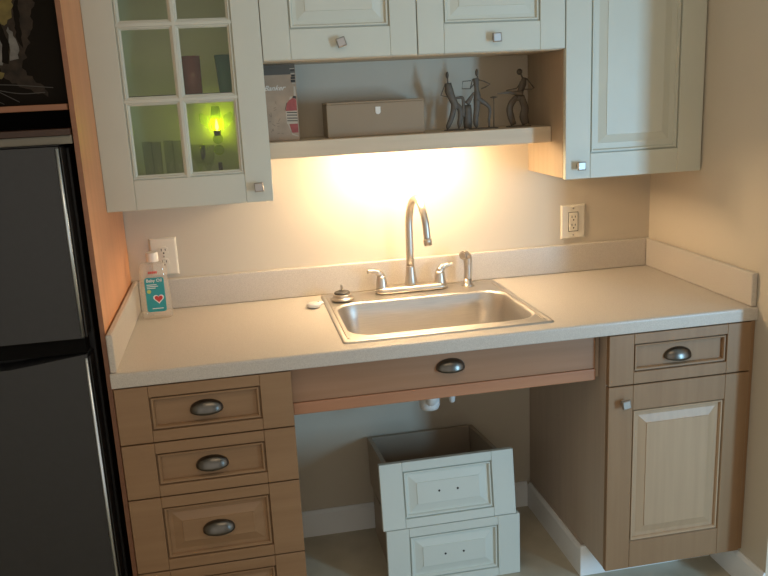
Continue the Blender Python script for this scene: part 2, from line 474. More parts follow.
# side spray
t = thing('side_sprayer', 'nickel pull-out side sprayer standing right of the faucet', 'sprayer', (1.112, -0.085, DZ))
SX, SY = 1.112, -0.085
bm = NB(); lathe(bm, [(0.022, 0), (0.022, 0.004), (0.018, 0.007), (0.014, 0.012), (0.0135, 0.026)], (SX, SY, DZ), 24); obj('holder', bm, M['nickel'], t)
bm = NB(); tube(bm, spline([(SX, SY, DZ+0.02), (SX+0.001, SY, DZ+0.05), (SX+0.001, SY, DZ+0.085), (SX-0.001, SY-0.002, DZ+0.103), (SX-0.010, SY-0.012, DZ+0.112), (SX-0.022, SY-0.026, DZ+0.112)], 5), [0.0125]*10+[0.0140]*6+[0.0148]*10, 18)
o = obj('spray_head', bm, M['nickel'], t)
bm = NB(); tube(bm, [(SX-0.0225, SY-0.0265, DZ+0.112), (SX-0.0245, SY-0.0288, DZ+0.112)], [0.0118, 0.0100], 16); obj('nozzle', bm, M['nickel'], o)
bm = NB(); bx(bm, SX+0.008, SX+0.0165, SY-0.006, SY+0.006, DZ+0.055, DZ+0.098, 0.003, 2); obj('trigger', bm, M['nickel'], o)

# strainer
t = thing('sink_strainer', 'round chrome sink strainer with dark rubber stopper on the sink ledge', 'strainer', (0.671, -0.124, CT+0.0030))
sx_, sy_ = 0.671, -0.124
bm = NB(); lathe(bm, [(0.036, 0.0), (0.0405, 0.004), (0.040, 0.007), (0.033, 0.010), (0.031, 0.013), (0.0305, 0.019), (0.027, 0.021)], (sx_, sy_, CT+0.0046), 32); obj('basket_rim', bm, M['nickel'], t)
bm = NB(); lathe(bm, [(0.026, 0.0205), (0.0265, 0.025), (0.023, 0.0285), (0.008, 0.030)], (sx_, sy_, CT+0.0046), 28); obj('stopper', bm, M['rubber'], t)
bm = NB(); lathe(bm, [(0.003, 0.029), (0.003, 0.043), (0.0045, 0.045), (0.0045, 0.050), (0.002, 0.052)], (sx_, sy_, CT+0.0046), 14); obj('post', bm, M['nickel'], t)

# white scoop
bm = NB()
lathe(bm, [(0.0, 0.0), (0.014, 0.0005), (0.022, 0.005), (0.024, 0.010), (0.022, 0.015), (0.013, 0.0185), (0.0, 0.0195)], (0.571, -0.178, CT+0.0008), 24, cap0=False, cap1=False, sy=0.75)
tube(bm, spline([(0.585, -0.170, CT+0.011), (0.596, -0.160, CT+0.010), (0.603, -0.154, CT+0.0085)], 4), [0.009, 0.0085, 0.008, 0.007, 0.006, 0.005, 0.0045, 0.004, 0.0035], 10)
bmesh.ops.remove_doubles(bm, verts=bm.verts[:], dist=0.00005)
tag(obj('plastic_scoop', bm, M['whiteplastic'], origin=(0.573, -0.172, CT)), 'small white teardrop plastic piece on the worktop left of the sink', 'scoop')

# ------------------------------------------------------------------ baby oil bottle
BX, BY = 0.0795, -0.110
t = thing('oil_bottle', 'clear plastic bottle with teal label and white cap in the worktop corner', 'bottle', (BX, BY, CT+0.001), rot=(0, 0, 0))
zb = CT+0.001
prof = [(0.040, 0.018, 0.0), (0.0470, 0.023, 0.004), (0.0475, 0.024, 0.012), (0.0460, 0.0235, 0.05), (0.0430, 0.0225, 0.12), (0.0415, 0.022, 0.164), (0.0395, 0.0212, 0.172), (0.034, 0.019, 0.1775), (0.020, 0.014, 0.1805), (0.0125, 0.0120, 0.182), (0.0115, 0.0115, 0.186)]
bm = NB()
loft(bm, [rrect(BX, BY, a, c, min(a, c)*0.85, zb+z, 6) for a, c, z in prof], True, True, True); body = obj('bottle_body', bm, M['oil'], t)
bm = NB(); lathe(bm, [(0.0175, 0.181), (0.0185, 0.183), (0.0185, 0.206), (0.0175, 0.2095), (0.0155, 0.211)], (BX+0.002, BY, zb), 28); obj('cap', bm, M['whiteplastic'], t)
M['teal'] = plain('teal_label', (0.03, 0.34, 0.36), 0.4, var=0.05)
M['labelred'] = plain('label_red', (0.62, 0.06, 0.05), 0.5)
M['labelwhite'] = plain('label_white', (0.85, 0.85, 0.82), 0.5, var=0.01)
M['labelyellow'] = plain('label_yellow_green', (0.55, 0.60, 0.15), 0.5)
LY = BY-0.0246
bm = NB()
def lrect(x0, x1, z0, z1, r):
    return [(BX+p[0], p[1], ) for p in [(q[0], zb+q[1]) for q in rrect((x0+x1)/2, (z0+z1)/2, (x1-x0)/2, (z1-z0)/2, r, 0, 4)]]
prism(bm, lrect(-0.028, 0.031, 0.024, 0.134, 0.008), LY, LY+0.0008); lab = obj('label', bm, M['teal'], t)
Rx = Matrix.Rotation(PI/2, 4, 'X')
def T3(x, z, dy=0.0006): return Matrix.Translation((BX+x, LY-dy, zb+z)) @ Rx
text_obj('label_text', 'Baby Oil', 0.0138, M['labelwhite'], lab, T3(0.0015, 0.1245))
for k, wd in enumerate((0.030, 0.034, 0.026)):
    bm = NB(); bx(bm, BX-0.022, BX-0.022+wd, LY-0.0005, LY-0.0001, zb+0.1105-k*0.0055, zb+0.1125-k*0.0055, 0)
    obj('label_line', bm, M['labelwhite'], lab)
bm = NB(); prism(bm, [(BX-0.017+0.0062*math.cos(k*PI/10), zb+0.090+0.0062*math.sin(k*PI/10)) for k in range(20)], LY-0.0005, LY-0.0001); obj('label_dot', bm, M['labelyellow'], lab)
def heart(s, cx, cz):
    o = []
    for k in range(28):
        a = 2*PI*k/28
        o.append((cx + s*16*math.sin(a)**3/16, cz + s*(13*math.cos(a)-5*math.cos(2*a)-2*math.cos(3*a)-math.cos(4*a))/16))
    return list(reversed(o))
bm = NB(); prism(bm, heart(0.0165, BX+0.010, zb+0.066), LY-0.0006, LY-0.0001); obj('label_heart', bm, M['labelwhite'], lab)
bm = NB(); prism(bm, heart(0.0125, BX+0.010, zb+0.066), LY-0.0010, LY-0.0006); obj('label_heart', bm, M['labelred'], lab)
bm = NB(); bx(bm, BX-0.012, BX+0.022, LY-0.0005, LY-0.0001, zb+0.0335, zb+0.0360, 0); obj('label_line', bm, M['labelwhite'], lab)
for k in range(5):
    bm = NB(); bx(bm, BX-0.014+k*0.0056, BX-0.0095+k*0.0056, LY+0.0016, LY+0.0030, zb+0.1465, zb+0.1535, 0); obj('red_mark', bm, M['labelred'], t)

# ------------------------------------------------------------------ outlets
def outlet(label, cx, cz, wd, ht, decora):
    t = thing('wall_outlet', label, 'outlet', (cx, 0, cz))
    bm = NB()
    L = [[(cx-wd/2+g, y, cz-ht/2+g), (cx+wd/2-g, y, cz-ht/2+g), (cx+wd/2-g, y, cz+ht/2-g), (cx-wd/2+g, y, cz+ht/2-g)] for g, y in ((0, -0.0005), (0.0, -0.002), (0.0035, -0.0058), (0.006, -0.0065))]
    loft(bm, L, True, True); plate = obj('cover_plate', bm, M['outlet'], t)
    for s in (1, -1):
        z = cz + s*(0.0145 if decora else 0.0195)
        if not decora:
            bm = NB()
            pts = [(cx + max(-0.0145, min(0.0145, 0.0175*math.cos(a))), z + 0.0145*math.sin(a)) for a in [k*2*PI/28 for k in range(28)]]
            prism(bm, pts, -0.0095, -0.006); f = obj('socket_face', bm, M['outlet'], t)
            yy = -0.0099
        else:
            yy = -0.0099; f = None
        if decora and s == 1:
            bm = NB(); bx(bm, cx-0.0165, cx+0.0165, -0.0095, -0.006, cz-0.033, cz+0.033, 0.0015, 2); dec = obj('socket_face', bm, M['outlet'], t)
            bm = NB(); bx(bm, cx-0.0185, cx+0.0185, -0.0069, -0.0063, cz-0.035, cz+0.035, 0); obj('face_gap', bm, M['slot'], t)
        par = f or dec
        for dx, hh in ((-0.0062, 0.0042), (0.0062, 0.0034)):
            bm = NB(); bx(bm, cx+dx-0.0012, cx+dx+0.0012, yy, -0.0094, z+0.0035-hh, z+0.0035+hh, 0); obj('slot', bm, M['slot'], par)
        bm = NB(); lathe(bm, [(0.0027, 0.0094), (0.0027, -yy)], (cx, 0, z-0.0075), 12, 'y'); obj('ground_hole', bm, M['slot'], par)
    for z in ((cz,) if not decora else (cz+0.048, cz-0.048)):
        bm = NB(); lathe(bm, [(0.0032, 0.006), (0.0030, 0.0078), (0.0015, 0.0082)], (cx, 0, z), 12, 'y'); obj('screw', bm, M['knob'], t)
outlet('ivory duplex wall outlet with round sockets behind the clear bottle', 0.1085, 1.0825, 0.086, 0.124, False)
outlet('ivory wall outlet with rectangular socket face, right of the sprayer', 1.530, 1.0885, 0.092, 0.122, True)

# ------------------------------------------------------------------ upper glass-door cabinet (left)
YU = -0.3235
UB, UT = 1.2785, 2.26
t = thing('glass_door_cabinet', 'grey-green wall cabinet with small-paned glass door, left of the shelf', 'cabinet', (0.23, -0.16, UB))
X0, X1 = -0.0040, 0.4635
bm = NB(); B_ = YU+0.021
bx(bm, X0, X0+0.016, B_, -0.002, UB, UT); bx(bm, X1-0.016, X1, B_, -0.002, UB, UT)
bx(bm, X0+0.016, X1-0.016, B_, -0.002, UB, UB+0.016); bx(bm, X0+0.016, X1-0.016, B_, -0.002, UT-0.016, UT)
bx(bm, X0+0.016, X1-0.016, -0.010, -0.002, UB+0.016, UT-0.016)
obj('carcass', bm, M['sage'], t)
for z in (1.583, 1.883):
    bm = NB(); bx(bm, X0+0.017, X1-0.017, B_+0.012, -0.011, z, z+0.008, 0.001); obj('glass_shelf', bm, M['pane'], t)
    bm = NB(); bx(bm, X0+0.017, X1-0.017, B_+0.008, B_+0.0119, z-0.001, z+0.009, 0.0); obj('shelf_edge', bm, M['slot'], t)
bm = NB()
oX0, oX1, oZ0, oZ1 = 0.078, 0.3855, 1.3625, 2.1775
T = 0.019
bx(bm, X0, oX0-0.0005, YU, YU+T, UB, UT); bx(bm, oX1+0.0005, X1, YU, YU+T, UB, UT)
bx(bm, oX0, oX1, YU, YU+T, UB, oZ0); bx(bm, oX0, oX1, YU, YU+T, oZ1, UT)
door = obj('door', bm, M['sage'], t)
bm = NB()
def molding(bm, p0, p1, prof, ax):
    loops = []
    for q in (p0, p1):
        if ax == 'z': loops.append([(q[0]+u, y, q[1]) for u, y in prof])
        else: loops.append([(q[0], y, q[1]+u) for u, y in prof])
    loft(bm, loops, True, True)
half = [(-0.0122, YU+0.016), (-0.0122, YU+0.0095), (-0.0100, YU+0.0085), (-0.0085, YU+0.0050), (-0.0050, YU+0.0040), (-0.0040, YU+0.0005), (0.0040, YU+0.0005), (0.0050, YU+0.0040), (0.0085, YU+0.0050), (0.0100, YU+0.0085), (0.0122, YU+0.0095), (0.0122, YU+0.016)]
xm = 0.2300
zrows = [1.3625, 1.5775, 1.7785, 1.978, 2.1775]
molding(bm, (xm, oZ0), (xm, oZ1), [(u, y-0.0004) for u, y in half], 'z')
for z in zrows[1:-1]: molding(bm, (oX0, z), (oX1, z), half, 'x')
left = [(0, YU+0.016), (0, YU+0.001), (0.0008, YU+0.0055), (0.0026, YU+0.0055), (0.0034, YU+0.0015), (0.0065, YU+0.002), (0.0080, YU+0.0065), (0.0125, YU+0.009), (0.0125, YU+0.016)]
molding(bm, (oX0, oZ0), (oX0, oZ1), left, 'z'); molding(bm, (oX1, oZ0), (oX1, oZ1), [(-u, y) for u, y in left], 'z')
molding(bm, (oX0, oZ0), (oX1, oZ0), left, 'x'); molding(bm, (oX0, oZ1), (oX1, oZ1), [(-u, y) for u, y in left], 'x')
obj('glazing_bars', bm, M['sage'], door)
for ca, cb in ((oX0+0.010, xm-0.010), (xm+0.010, oX1-0.010)):
    for r0, r1 in zip(zrows, zrows[1:]):
        bm = NB(); bx(bm, ca, cb, YU+0.0105, YU+0.0135, r0+0.009, r1-0.009, 0); obj('pane', bm, M['pane'], door)
sq_knob(door, 0.4230, YU, 1.3230, 0.05)

# things inside it
def tumbler_bm(c, r0, r1, h, th=0.0018, seg=20):
    bm = NB()
    lathe(bm, [(r0*0.92, 0), (r0, 0.003), (r1, h), (r1-th, h), (r0-th, 0.010), (r0*0.5, 0.008)], c, seg); return bm
FZ = UB+0.0165
lbl = ['clear straight drinking glass behind lower left pane, leftmost of four', 'clear straight drinking glass behind lower left pane, second from the left', 'clear straight drinking glass behind lower left pane, third from the left', 'clear straight drinking glass behind lower left pane, rightmost of four']
spots = [(0.109, -0.150), (0.139, -0.200), (0.170, -0.140), (0.1985, -0.190)]
c = (spots[0][0], spots[0][1], FZ)
o0 = obj('drinking_glass', tumbler_bm(c, 0.0125, 0.0150, 0.165), M['glass'], origin=c); tag(o0, lbl[0], 'glass', 'clear glasses in the wall cabinet')
for (x, y), l in zip(spots[1:], lbl[1:]):
    o = o0.copy(); COL.objects.link(o); o.location = (x, y, FZ); o['label'] = l
sz = 1.583+0.0085
for nm, x, r0, r1, mt, lb in (('red_tumbler', 0.262, 0.0255, 0.0265, 'redglass', 'dark red glass tumbler on the cabinet shelf behind the glass door'), ('green_tumbler', 0.355, 0.0185, 0.0255, 'greenglass', 'dark green tapered glass tumbler on the cabinet shelf behind the glass door')):
    c = (x, -0.17, sz)
    tag(obj(nm, tumbler_bm(c, r0, r1, 0.108), M[mt], origin=c), lb, 'tumbler')
def goblet(x, y, label):
    c = (x, y, FZ)
    bm = NB(); lathe(bm, [(0.024, 0), (0.022, 0.003), (0.005, 0.008), (0.004, 0.070), (0.012, 0.082), (0.021, 0.105), (0.022, 0.145), (0.0205, 0.145), (0.019, 0.108), (0.008, 0.086)], c, 20)
    tag(obj('goblet', bm, M['glass'], origin=c), label, 'glass')
goblet(0.283, -0.150, 'clear stemmed goblet left of the lime lamp behind the glass door')
goblet(0.255, -0.075, 'clear stemmed goblet farther back, behind the other goblet')

# glowing lime lamp
LX, LYY = 0.3175, -0.062
t = thing('lime_lamp', 'glowing lime-green glass lamp on two-ball stem behind the glass door', 'lamp', (LX, LYY, FZ))
bm = NB(); lathe(bm, [(0.027, 0), (0.025, 0.005), (0.008, 0.010), (0.006, 0.084)], (LX, LYY, FZ), 20); obj('base', bm, M['sculpt'], t)
for z in (1.4185, 1.4525):
    bm = NB(); lathe(bm, [(0.016*math.sin(a*PI/10)+0.0005, -0.016*math.cos(a*PI/10)) for a in range(11)], (LX, LYY, z), 20); obj('stem_ball', bm, M['limeglass'], t)
bm = NB(); lathe(bm, [(0.010, 0), (0.010, 0.01), (0.012, 0.012), (0.012, 0.016)], (LX, LYY, 1.462), 18); obj('burner', bm, M['sculpt'], t)
bm = NB(); lathe(bm, [(0.010, 0), (0.017, 0.012), (0.0185, 0.035), (0.014, 0.065), (0.0125, 0.075), (0.0115, 0.075), (0.0175, 0.035), (0.009, 0.002)], (LX, LYY, 1.478), 22, cap0=False, cap1=False); obj('glass_chimney', bm, M['limeglass'], t)
bm = NB(); lathe(bm, [(0.002, 0), (0.0055, 0.008), (0.0055, 0.014), (0.003, 0.026), (0.0008, 0.034)], (LX, LYY, 1.479), 14); obj('bulb', bm, M['flame'], t)
for s in (-1, 1):
    bm = NB()
    loft(bm, [[(LX+s*u, LYY+0.02+dy, 1.478+z) for u, z in ((0.020, -0.002), (0.032, 0.010), (0.052, 0.030), (0.052, 0.052), (0.046, 0.056), (0.023, 0.046))] for dy in (0, 0.004)], True, True)
    obj('glass_petal', bm, M['limeglass'], t)

# ------------------------------------------------------------------ bridge cabinet over the shelf
MB_ = 1.6685
t = thing('bridge_cabinet', 'short grey-green two-door wall cabinet above the open shelf', 'cabinet', (0.91, -0.16, MB_))
bm = NB(); bx(bm, 0.4645, 1.362, YU+0.021, -0.002, MB_, UT); obj('carcass', bm, M['birch_x'], t)
for x0, x1, kx, kz, kr in ((0.4655, 0.9080, 0.685, 1.7125, 0.30), (0.9110, 1.3610, 1.1425, 1.7095, 0.05)):
    bm = NB(); front_panel(bm, x0, x1, MB_+0.003, UT, YU, 0.0785, 0.08, 0.0815)
    d = obj('door', bm, M['sage'], t); sq_knob(d, kx, YU, kz, kr)

# ------------------------------------------------------------------ right wall cabinet
t = thing('tall_wall_cabinet', 'tall grey-green wall cabinet with raised-panel door beside the right wall', 'cabinet', (1.6, -0.16, 1.28))
XE = 1.8215
bm = NB(); bx(bm, 1.3635, XE, YU+0.021, -0.002, 1.281, UT); obj('carcass', bm, M['birch'], t)
bm = NB(); front_panel(bm, 1.3640, XE, 1.2785, UT, YU, 0.082, 0.08, 0.0765, flat_w=0.016)
d = obj('door', bm, M['sage'], t); sq_knob(d, 1.4085, YU, 1.3200, 0.0)

# ------------------------------------------------------------------ open shelf, light under it
t = thing('open_shelf', 'thick pale wood shelf between the two wall cabinets', 'shelf', (0.91, -0.1, 1.389))
bm = NB(); bx(bm, 0.4642, 1.3628, -0.1945, -0.001, 1.4165, 1.4385, 0.001); obj('board', bm, M['birch_x'], t)
bm = NB(); bx(bm, 0.4642, 1.3628, -0.211, -0.195, 1.389, 1.4387, 0.0015); obj('front_lip', bm, M['birch_x'], t)
t = thing('shelf_light', 'lit lamp bar with round lenses hidden behind the shelf lip above the faucet', 'lamp', (0.90, -0.152, 1.398))
bm = NB(); bx(bm, 0.705, 1.095, -0.190, -0.120, 1.4065, 1.4160, 0.002, 2); obj('housing', bm, M['whiteplastic'], t)
for x in (0.785, 0.905, 1.025):
    bm = NB(); lathe(bm, [(0.0265, 1.4064), (0.0260, 1.4010), (0.0230, 1.3935), (0.0160, 1.3890), (0.0080, 1.3872), (0.0005, 1.3868)], (x, -0.152, 0), 24); obj('lamp_lens', bm, M['lens'], t)

SZ = 1.4390
# ------------------------------------------------------------------ things on the shelf
t = thing('picture_box', 'flat card box printed with a lady in red, at the shelf end', 'box', (0.521, -0.14, SZ))
M['kraft'] = plain('kraft_card', (0.40, 0.29, 0.20), 0.7, var=0.10, scale=30)
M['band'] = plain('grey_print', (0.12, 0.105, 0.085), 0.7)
M['pred'] = plain('print_red', (0.36, 0.085, 0.075), 0.7, var=0.15, scale=80)
M['pcream'] = plain('print_cream', (0.50, 0.42, 0.32), 0.7)
M['pdark'] = plain('print_dark', (0.05, 0.042, 0.035), 0.7)
bm = NB(); bx(bm, 0.4665, 0.5665, -0.150, -0.105, SZ, 1.6655, 0.001)
bd = obj('card_box', bm, M['kraft'], t)
PYY = -0.1505
def ppoly(bm, pts, k, mi): prism(bm, [(max(0.4675, x-0.008), z) for x, z in pts], PYY-0.0003*k, PYY+0.0002, mi)
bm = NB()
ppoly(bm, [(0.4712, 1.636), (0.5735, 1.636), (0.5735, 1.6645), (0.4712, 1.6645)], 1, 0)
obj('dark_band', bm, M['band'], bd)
bm = NB()
# red coat, collar, striped wrap, skirt, seen in half at the right edge
ppoly(bm, [(0.537, 1.528), (0.5715, 1.528), (0.5715, 1.561), (0.563, 1.566), (0.552, 1.563), (0.543, 1.552)], 1, 0)
ppoly(bm, [(0.551, 1.462), (0.5715, 1.462), (0.5715, 1.489), (0.546, 1.489)], 1, 0)
ppoly(bm, [(0.5385, 1.489), (0.5715, 1.489), (0.5715, 1.528), (0.5365, 1.528)], 1, 1)
for z in (1.496, 1.504, 1.513, 1.521): ppoly(bm, [(0.540, z+0.0015), (0.5715, z), (0.5715, z+0.003), (0.540, z+0.0042)], 2, 2)
ppoly(bm, [(0.549, 1.560), (0.556, 1.563), (0.561, 1.571), (0.553, 1.570)], 2, 1)
ppoly(bm, [(0.560, 1.567), (0.5715, 1.563), (0.5715, 1.571), (0.564, 1.573)], 2, 2)
ppoly(bm, [(0.565, 1.572), (0.5715, 1.571), (0.5715, 1.600), (0.566, 1.600)], 1, 1)
ppoly(bm, [(0.536, 1.53), (0.543, 1.552), (0.5415, 1.5525), (0.5345, 1.53)], 1, 2)
ppoly(bm, [(0.541, 1.489), (0.552, 1.456), (0.5715, 1.449), (0.5715, 1.452), (0.554, 1.459), (0.544, 1.489)], 1, 1)
obj('lady_print', bm, [M['pred'], M['pcream'], M['pdark']], bd)
bm = NB()
for z0, z1, x0, mi in ((1.646, 1.651, 0.560, 0), (1.651, 1.6535, 0.558, 1), (1.636, 1.640, 0.560, 1), (1.629, 1.635, 0.5615, 0), (1.622, 1.628, 0.5595, 0), (1.612, 1.620, 0.559, 0), (1.608, 1.611, 0.563, 1)):
    ppoly(bm, [(x0, z0), (0.5725, z0), (0.5725, z1), (x0, z1)], 2, mi)
obj('edge_ornament', bm, [M['pdark'], M['pcream']], bd)
M['pscript'] = plain('print_script', (0.75, 0.70, 0.62), 0.7)
text_obj('script_text', 'Banker', 0.021, M['pscript'], bd, Matrix.Translation((0.4985, PYY-0.0003, 1.597)) @ Rx @ Matrix.Scale(1.05, 4, (1, 0, 0)), 0.5)
bm = NB()
for k in range(14):
    x = 0.482+random.random()*0.045; z = 1.455+random.random()*0.10
    a = random.random()*PI; l = 0.006+random.random()*0.008
    dx, dz = l*math.cos(a), l*math.sin(a)
    n_ = Vector((-dz, dx)).normalized()*0.0007
    ppoly(bm, [(x-n_.x, z-n_.y), (x+dx-n_.x, z+dz-n_.y), (x+dx+n_.x, z+dz+n_.y), (x+n_.x, z+n_.y)], 1, 0)
M['psketch'] = plain('print_sketch', (0.22, 0.16, 0.11), 0.7)
obj('sketch_lines', bm, M['psketch'], bd)

t = thing('storage_box', 'long low taupe box with a small white tab on the shelf', 'box', (0.81, -0.1, SZ))
bm = NB(); bx(bm, 0.6545, 0.9645, -0.150, -0.035, SZ, SZ+0.100, 0.0015); obj('box_body', bm, M['boxcard'], t)
bm = NB(); bx(bm, 0.6545, 0.9645, -0.150, -0.035, SZ+0.1003, SZ+0.1065, 0.0015); obj('lid', bm, M['boxcard'], t)
bm = NB(); prism(bm, [(0.8075, 1.527), (0.8075, 1.514)] + [(0.8155+0.008*math.cos(PI+k*PI/8), 1.512+0.008*math.sin(PI+k*PI/8)) for k in range(9)] + [(0.8235, 1.514), (0.8235, 1.527)], -0.1525, -0.1502)
obj('tab', bm, M['whiteplastic'], t)

# metal musician figurines
FGY = -0.12
def fig_tube(bm, pts, rad, flat=0.55, n=4, dy=0.0):
    P = spline([(x, FGY+dy, z) for x, z in pts], n)
    R_ = []
    for i in range(len(P)):
        u = i/(len(P)-1)*(len(rad)-1); k = min(int(u), len(rad)-2); R_.append(rad[k]+(rad[k+1]-rad[k])*(u-k))
    tube(bm, P, R_, 10, True, flat)
def ell(bm, x, z, rx, rz, dy=0):
    lathe(bm, [(max(0.0004, rx*math.sin(a*PI/10)), -rz*math.cos(a*PI/10)) for a in range(11)], (x, FGY+dy, z), 14)
def rod(bm, pts, r=0.0019, dy=0.0): tube(bm, [(x, FGY+dy, z) for x, z in pts], r, 8)

def figbase(t, x0, x1):
    bm = NB(); loft(bm, [rrect((x0+x1)/2, FGY, (x1-x0)/2-g, 0.022-g, 0.012, SZ+z, 5) for g, z in ((0, 0), (0, 0.002), (0.001, 0.003))], True, True); obj('base', bm, M['sculpt'], t)

t = thing('figurine', 'thin dark metal musician figurine leaning back, next to the taupe box', 'figurine', (1.075, FGY, SZ), 'metal musician figurines on the shelf')
figbase(t, 1.038, 1.105)
bm = NB()
ell(bm, 1.0500, 1.6125, 0.0052, 0.0105); rod(bm, [(1.0508, 1.603), (1.052, 1.586)], 0.0022)
fig_tube(bm, [(1.0525, 1.588), (1.055, 1.565), (1.064, 1.540), (1.072, 1.522), (1.074, 1.505)], [0.010, 0.0145, 0.0118, 0.0120, 0.012])
fig_tube(bm, [(1.070, 1.520), (1.066, 1.495), (1.057, 1.470), (1.0485, 1.453), (1.046, 1.4425)], [0.010, 0.0092, 0.0085, 0.0078, 0.0022])
fig_tube(bm, [(1.075, 1.520), (1.088, 1.508), (1.091, 1.485), (1.087, 1.460), (1.084, 1.443)], [0.009, 0.0092, 0.0085, 0.0078, 0.0022])
rod(bm, [(1.0625, 1.5845), (1.0425, 1.5845), (1.0275, 1.551), (1.051, 1.5445)])
body_ = obj('body', bm, M['sculpt'], t)
bm = NB(); fig_tube(bm, [(1.068, 1.540), (1.085, 1.541), (1.099, 1.539), (1.101, 1.510), (1.098, 1.480)], [0.003, 0.004, 0.005, 0.0055, 0.008]); rod(bm, [(1.100, 1.536), (1.107, 1.528)], 0.0016); obj('instrument', bm, M['sculpt'], t)

t = thing('figurine', 'thin dark metal drummer figurine with bent elbows, middle of the three', 'figurine', (1.155, FGY, SZ), 'metal musician figurines on the shelf')
figbase(t, 1.120, 1.214)
bm = NB()
ell(bm, 1.148, 1.616, 0.0055, 0.0115); rod(bm, [(1.1495, 1.606), (1.150, 1.590)], 0.0022)
fig_tube(bm, [(1.144, 1.599), (1.145, 1.585), (1.1465, 1.566), (1.148, 1.545), (1.148, 1.528)], [0.010, 0.009, 0.0075, 0.0115, 0.012])
fig_tube(bm, [(1.147, 1.535), (1.146, 1.505), (1.142, 1.475), (1.142, 1.455), (1.144, 1.443)], [0.012, 0.0105, 0.0090, 0.0085, 0.003])
fig_tube(bm, [(1.150, 1.535), (1.163, 1.526), (1.182, 1.512), (1.190, 1.497), (1.186, 1.465), (1.186, 1.443)], [0.010, 0.008, 0.006, 0.005, 0.0045, 0.003])
rod(bm, [(1.153, 1.594), (1.172, 1.588), (1.192, 1.5785), (1.178, 1.571), (1.162, 1.565)])
rod(bm, [(1.134, 1.597), (1.1255, 1.567), (1.1385, 1.582)])
rod(bm, [(1.126, 1.567), (1.098, 1.568), (1.101, 1.591), (1.128, 1.592)], 0.0014)
obj('body', bm, M['sculpt'], t)
bm = NB(); fig_tube(bm, [(1.137, 1.555), (1.124, 1.535), (1.113, 1.520)], [0.003, 0.007, 0.009]); 
lathe(bm, [(0.013, 0), (0.015, 0.02), (0.014, 0.06), (0.012, 0.075)], (1.118, FGY+0.012, SZ+0.003), 18, sy=0.7); obj('drum', bm, M['sculpt'], t)
bm = NB(); rod(bm, [(1.2055, 1.5355), (1.2045, 1.443)], 0.0017, 0.006); lathe(bm, [(0.0018, -0.003), (0.0125, 0), (0.0125, 0.0015), (0.003, 0.004)], (1.2055, FGY+0.006, 1.536), 18); obj('cymbal', bm, M['sculpt'], t)

t = thing('figurine', 'thin dark metal guitarist figurine holding its instrument level, rightmost of the three', 'figurine', (1.285, FGY, SZ), 'metal musician figurines on the shelf')
figbase(t, 1.248, 1.326)
bm = NB()
ell(bm, 1.2915, 1.6125, 0.0095, 0.0100); rod(bm, [(1.2965, 1.604), (1.3025, 1.590)], 0.0026)
fig_tube(bm, [(1.308, 1.594), (1.303, 1.575), (1.295, 1.555), (1.290, 1.538), (1.291, 1.522)], [0.007, 0.0125, 0.011, 0.011, 0.012])
fig_tube(bm, [(1.283, 1.535), (1.266, 1.518), (1.257, 1.498), (1.261, 1.472), (1.270, 1.446)], [0.009, 0.0105, 0.0110, 0.0115, 0.0100])
fig_tube(bm, [(1.296, 1.535), (1.304, 1.515), (1.309, 1.495), (1.305, 1.470), (1.312, 1.446)], [0.012, 0.0120, 0.0130, 0.0150, 0.0125])
rod(bm, [(1.315, 1.5905), (1.326, 1.578), (1.341, 1.559), (1.332, 1.556), (1.305, 1.557)])
rod(bm, [(1.300, 1.585), (1.282, 1.5615), (1.246, 1.556)])
obj('body', bm, M['sculpt'], t)
bm = NB(); fig_tube(bm, [(1.298, 1.545), (1.275, 1.546), (1.250, 1.549), (1.228, 1.548), (1.212, 1.5475)], [0.0085, 0.0065, 0.0040, 0.0024, 0.0012], dy=-0.012); obj('instrument', bm, M['sculpt'], t)

# ------------------------------------------------------------------ tall panel, fridge and the shelf unit above it
bm = NB(); bx(bm, -0.0165, -0.0045, -0.608, -0.002, 0.0, 2.43, 0.001)
pb = obj('fridge_enclosure', bm, M['panel'], origin=(-0.008, -0.32, 0))
tag(pb, 'tall maple upright board between the black fridge and the worktop', 'panel')
bm = NB(); bx(bm, -0.0165, -0.0045, -0.6100, -0.6081, 0.0, 2.43, 0.0005); obj('edge_band', bm, M['redwood'], pb)

t = thing('fridge', 'black two-door fridge with bright door edges at the far left', 'fridge', (-0.42, -0.3, 0))
FX0, FX1, FF = -0.80, -0.0490, -0.640
bm = NB(); bx(bm, FX0+0.005, FX1+0.012, FF+0.0715, -0.04, 0.02, 1.478, 0.004, 2); obj('body', bm, M['black'], t)
def frdoor(z0, z1, scoop):
    bm = NB()
    n = 20
    lo = []
    for k in range(n+1):
        x = FX0+(FX1-FX0)*k/n
        lo.append(x)
    # profile loop over x,z outline
    top = [(x, z1 - (0.022*min(1, (FX1-x)/0.185) if scoop == 't' else 0)) for x in lo]
    bot = [(x, z0) for x in lo]
    out = bot + list(reversed(top))
    loft(bm, [[(x, y, z) for x, z in out] for y in (FF+0.070, FF+0.004)] , True, False)
    rows = [[(x*1.0, FF+0.004, z) for x, z in out], [(x, FF, z) for x, z in out]]
    loft(bm, rows, False, True)
    bmesh.ops.remove_doubles(bm, verts=bm.verts[:], dist=0.0001)
    return bm
d1 = obj('freezer_door', frdoor(1.0080, 1.4820, ''), M['fridge'], t)
d2 = obj('fridge_door', frdoor(0.09, 0.9650, 't'), M['fridge'], t)
for d, z0, z1 in ((d1, 1.013, 1.478), (d2, 0.10, 0.956)):
    bm = NB(); tube(bm, [(FX1-0.003, FF-0.001, z0), (FX1-0.003, FF-0.001, z1)], 0.0046, 12, flat=1.0); obj('edge_trim', bm, M['fridge_trim'], d)
    bm = NB(); bx(bm, FX1+0.0022, FX1+0.006, FF+0.004, FF+0.066, z0-0.004, z1+0.003, 0.001); obj('edge_gasket', bm, M['black'], d)
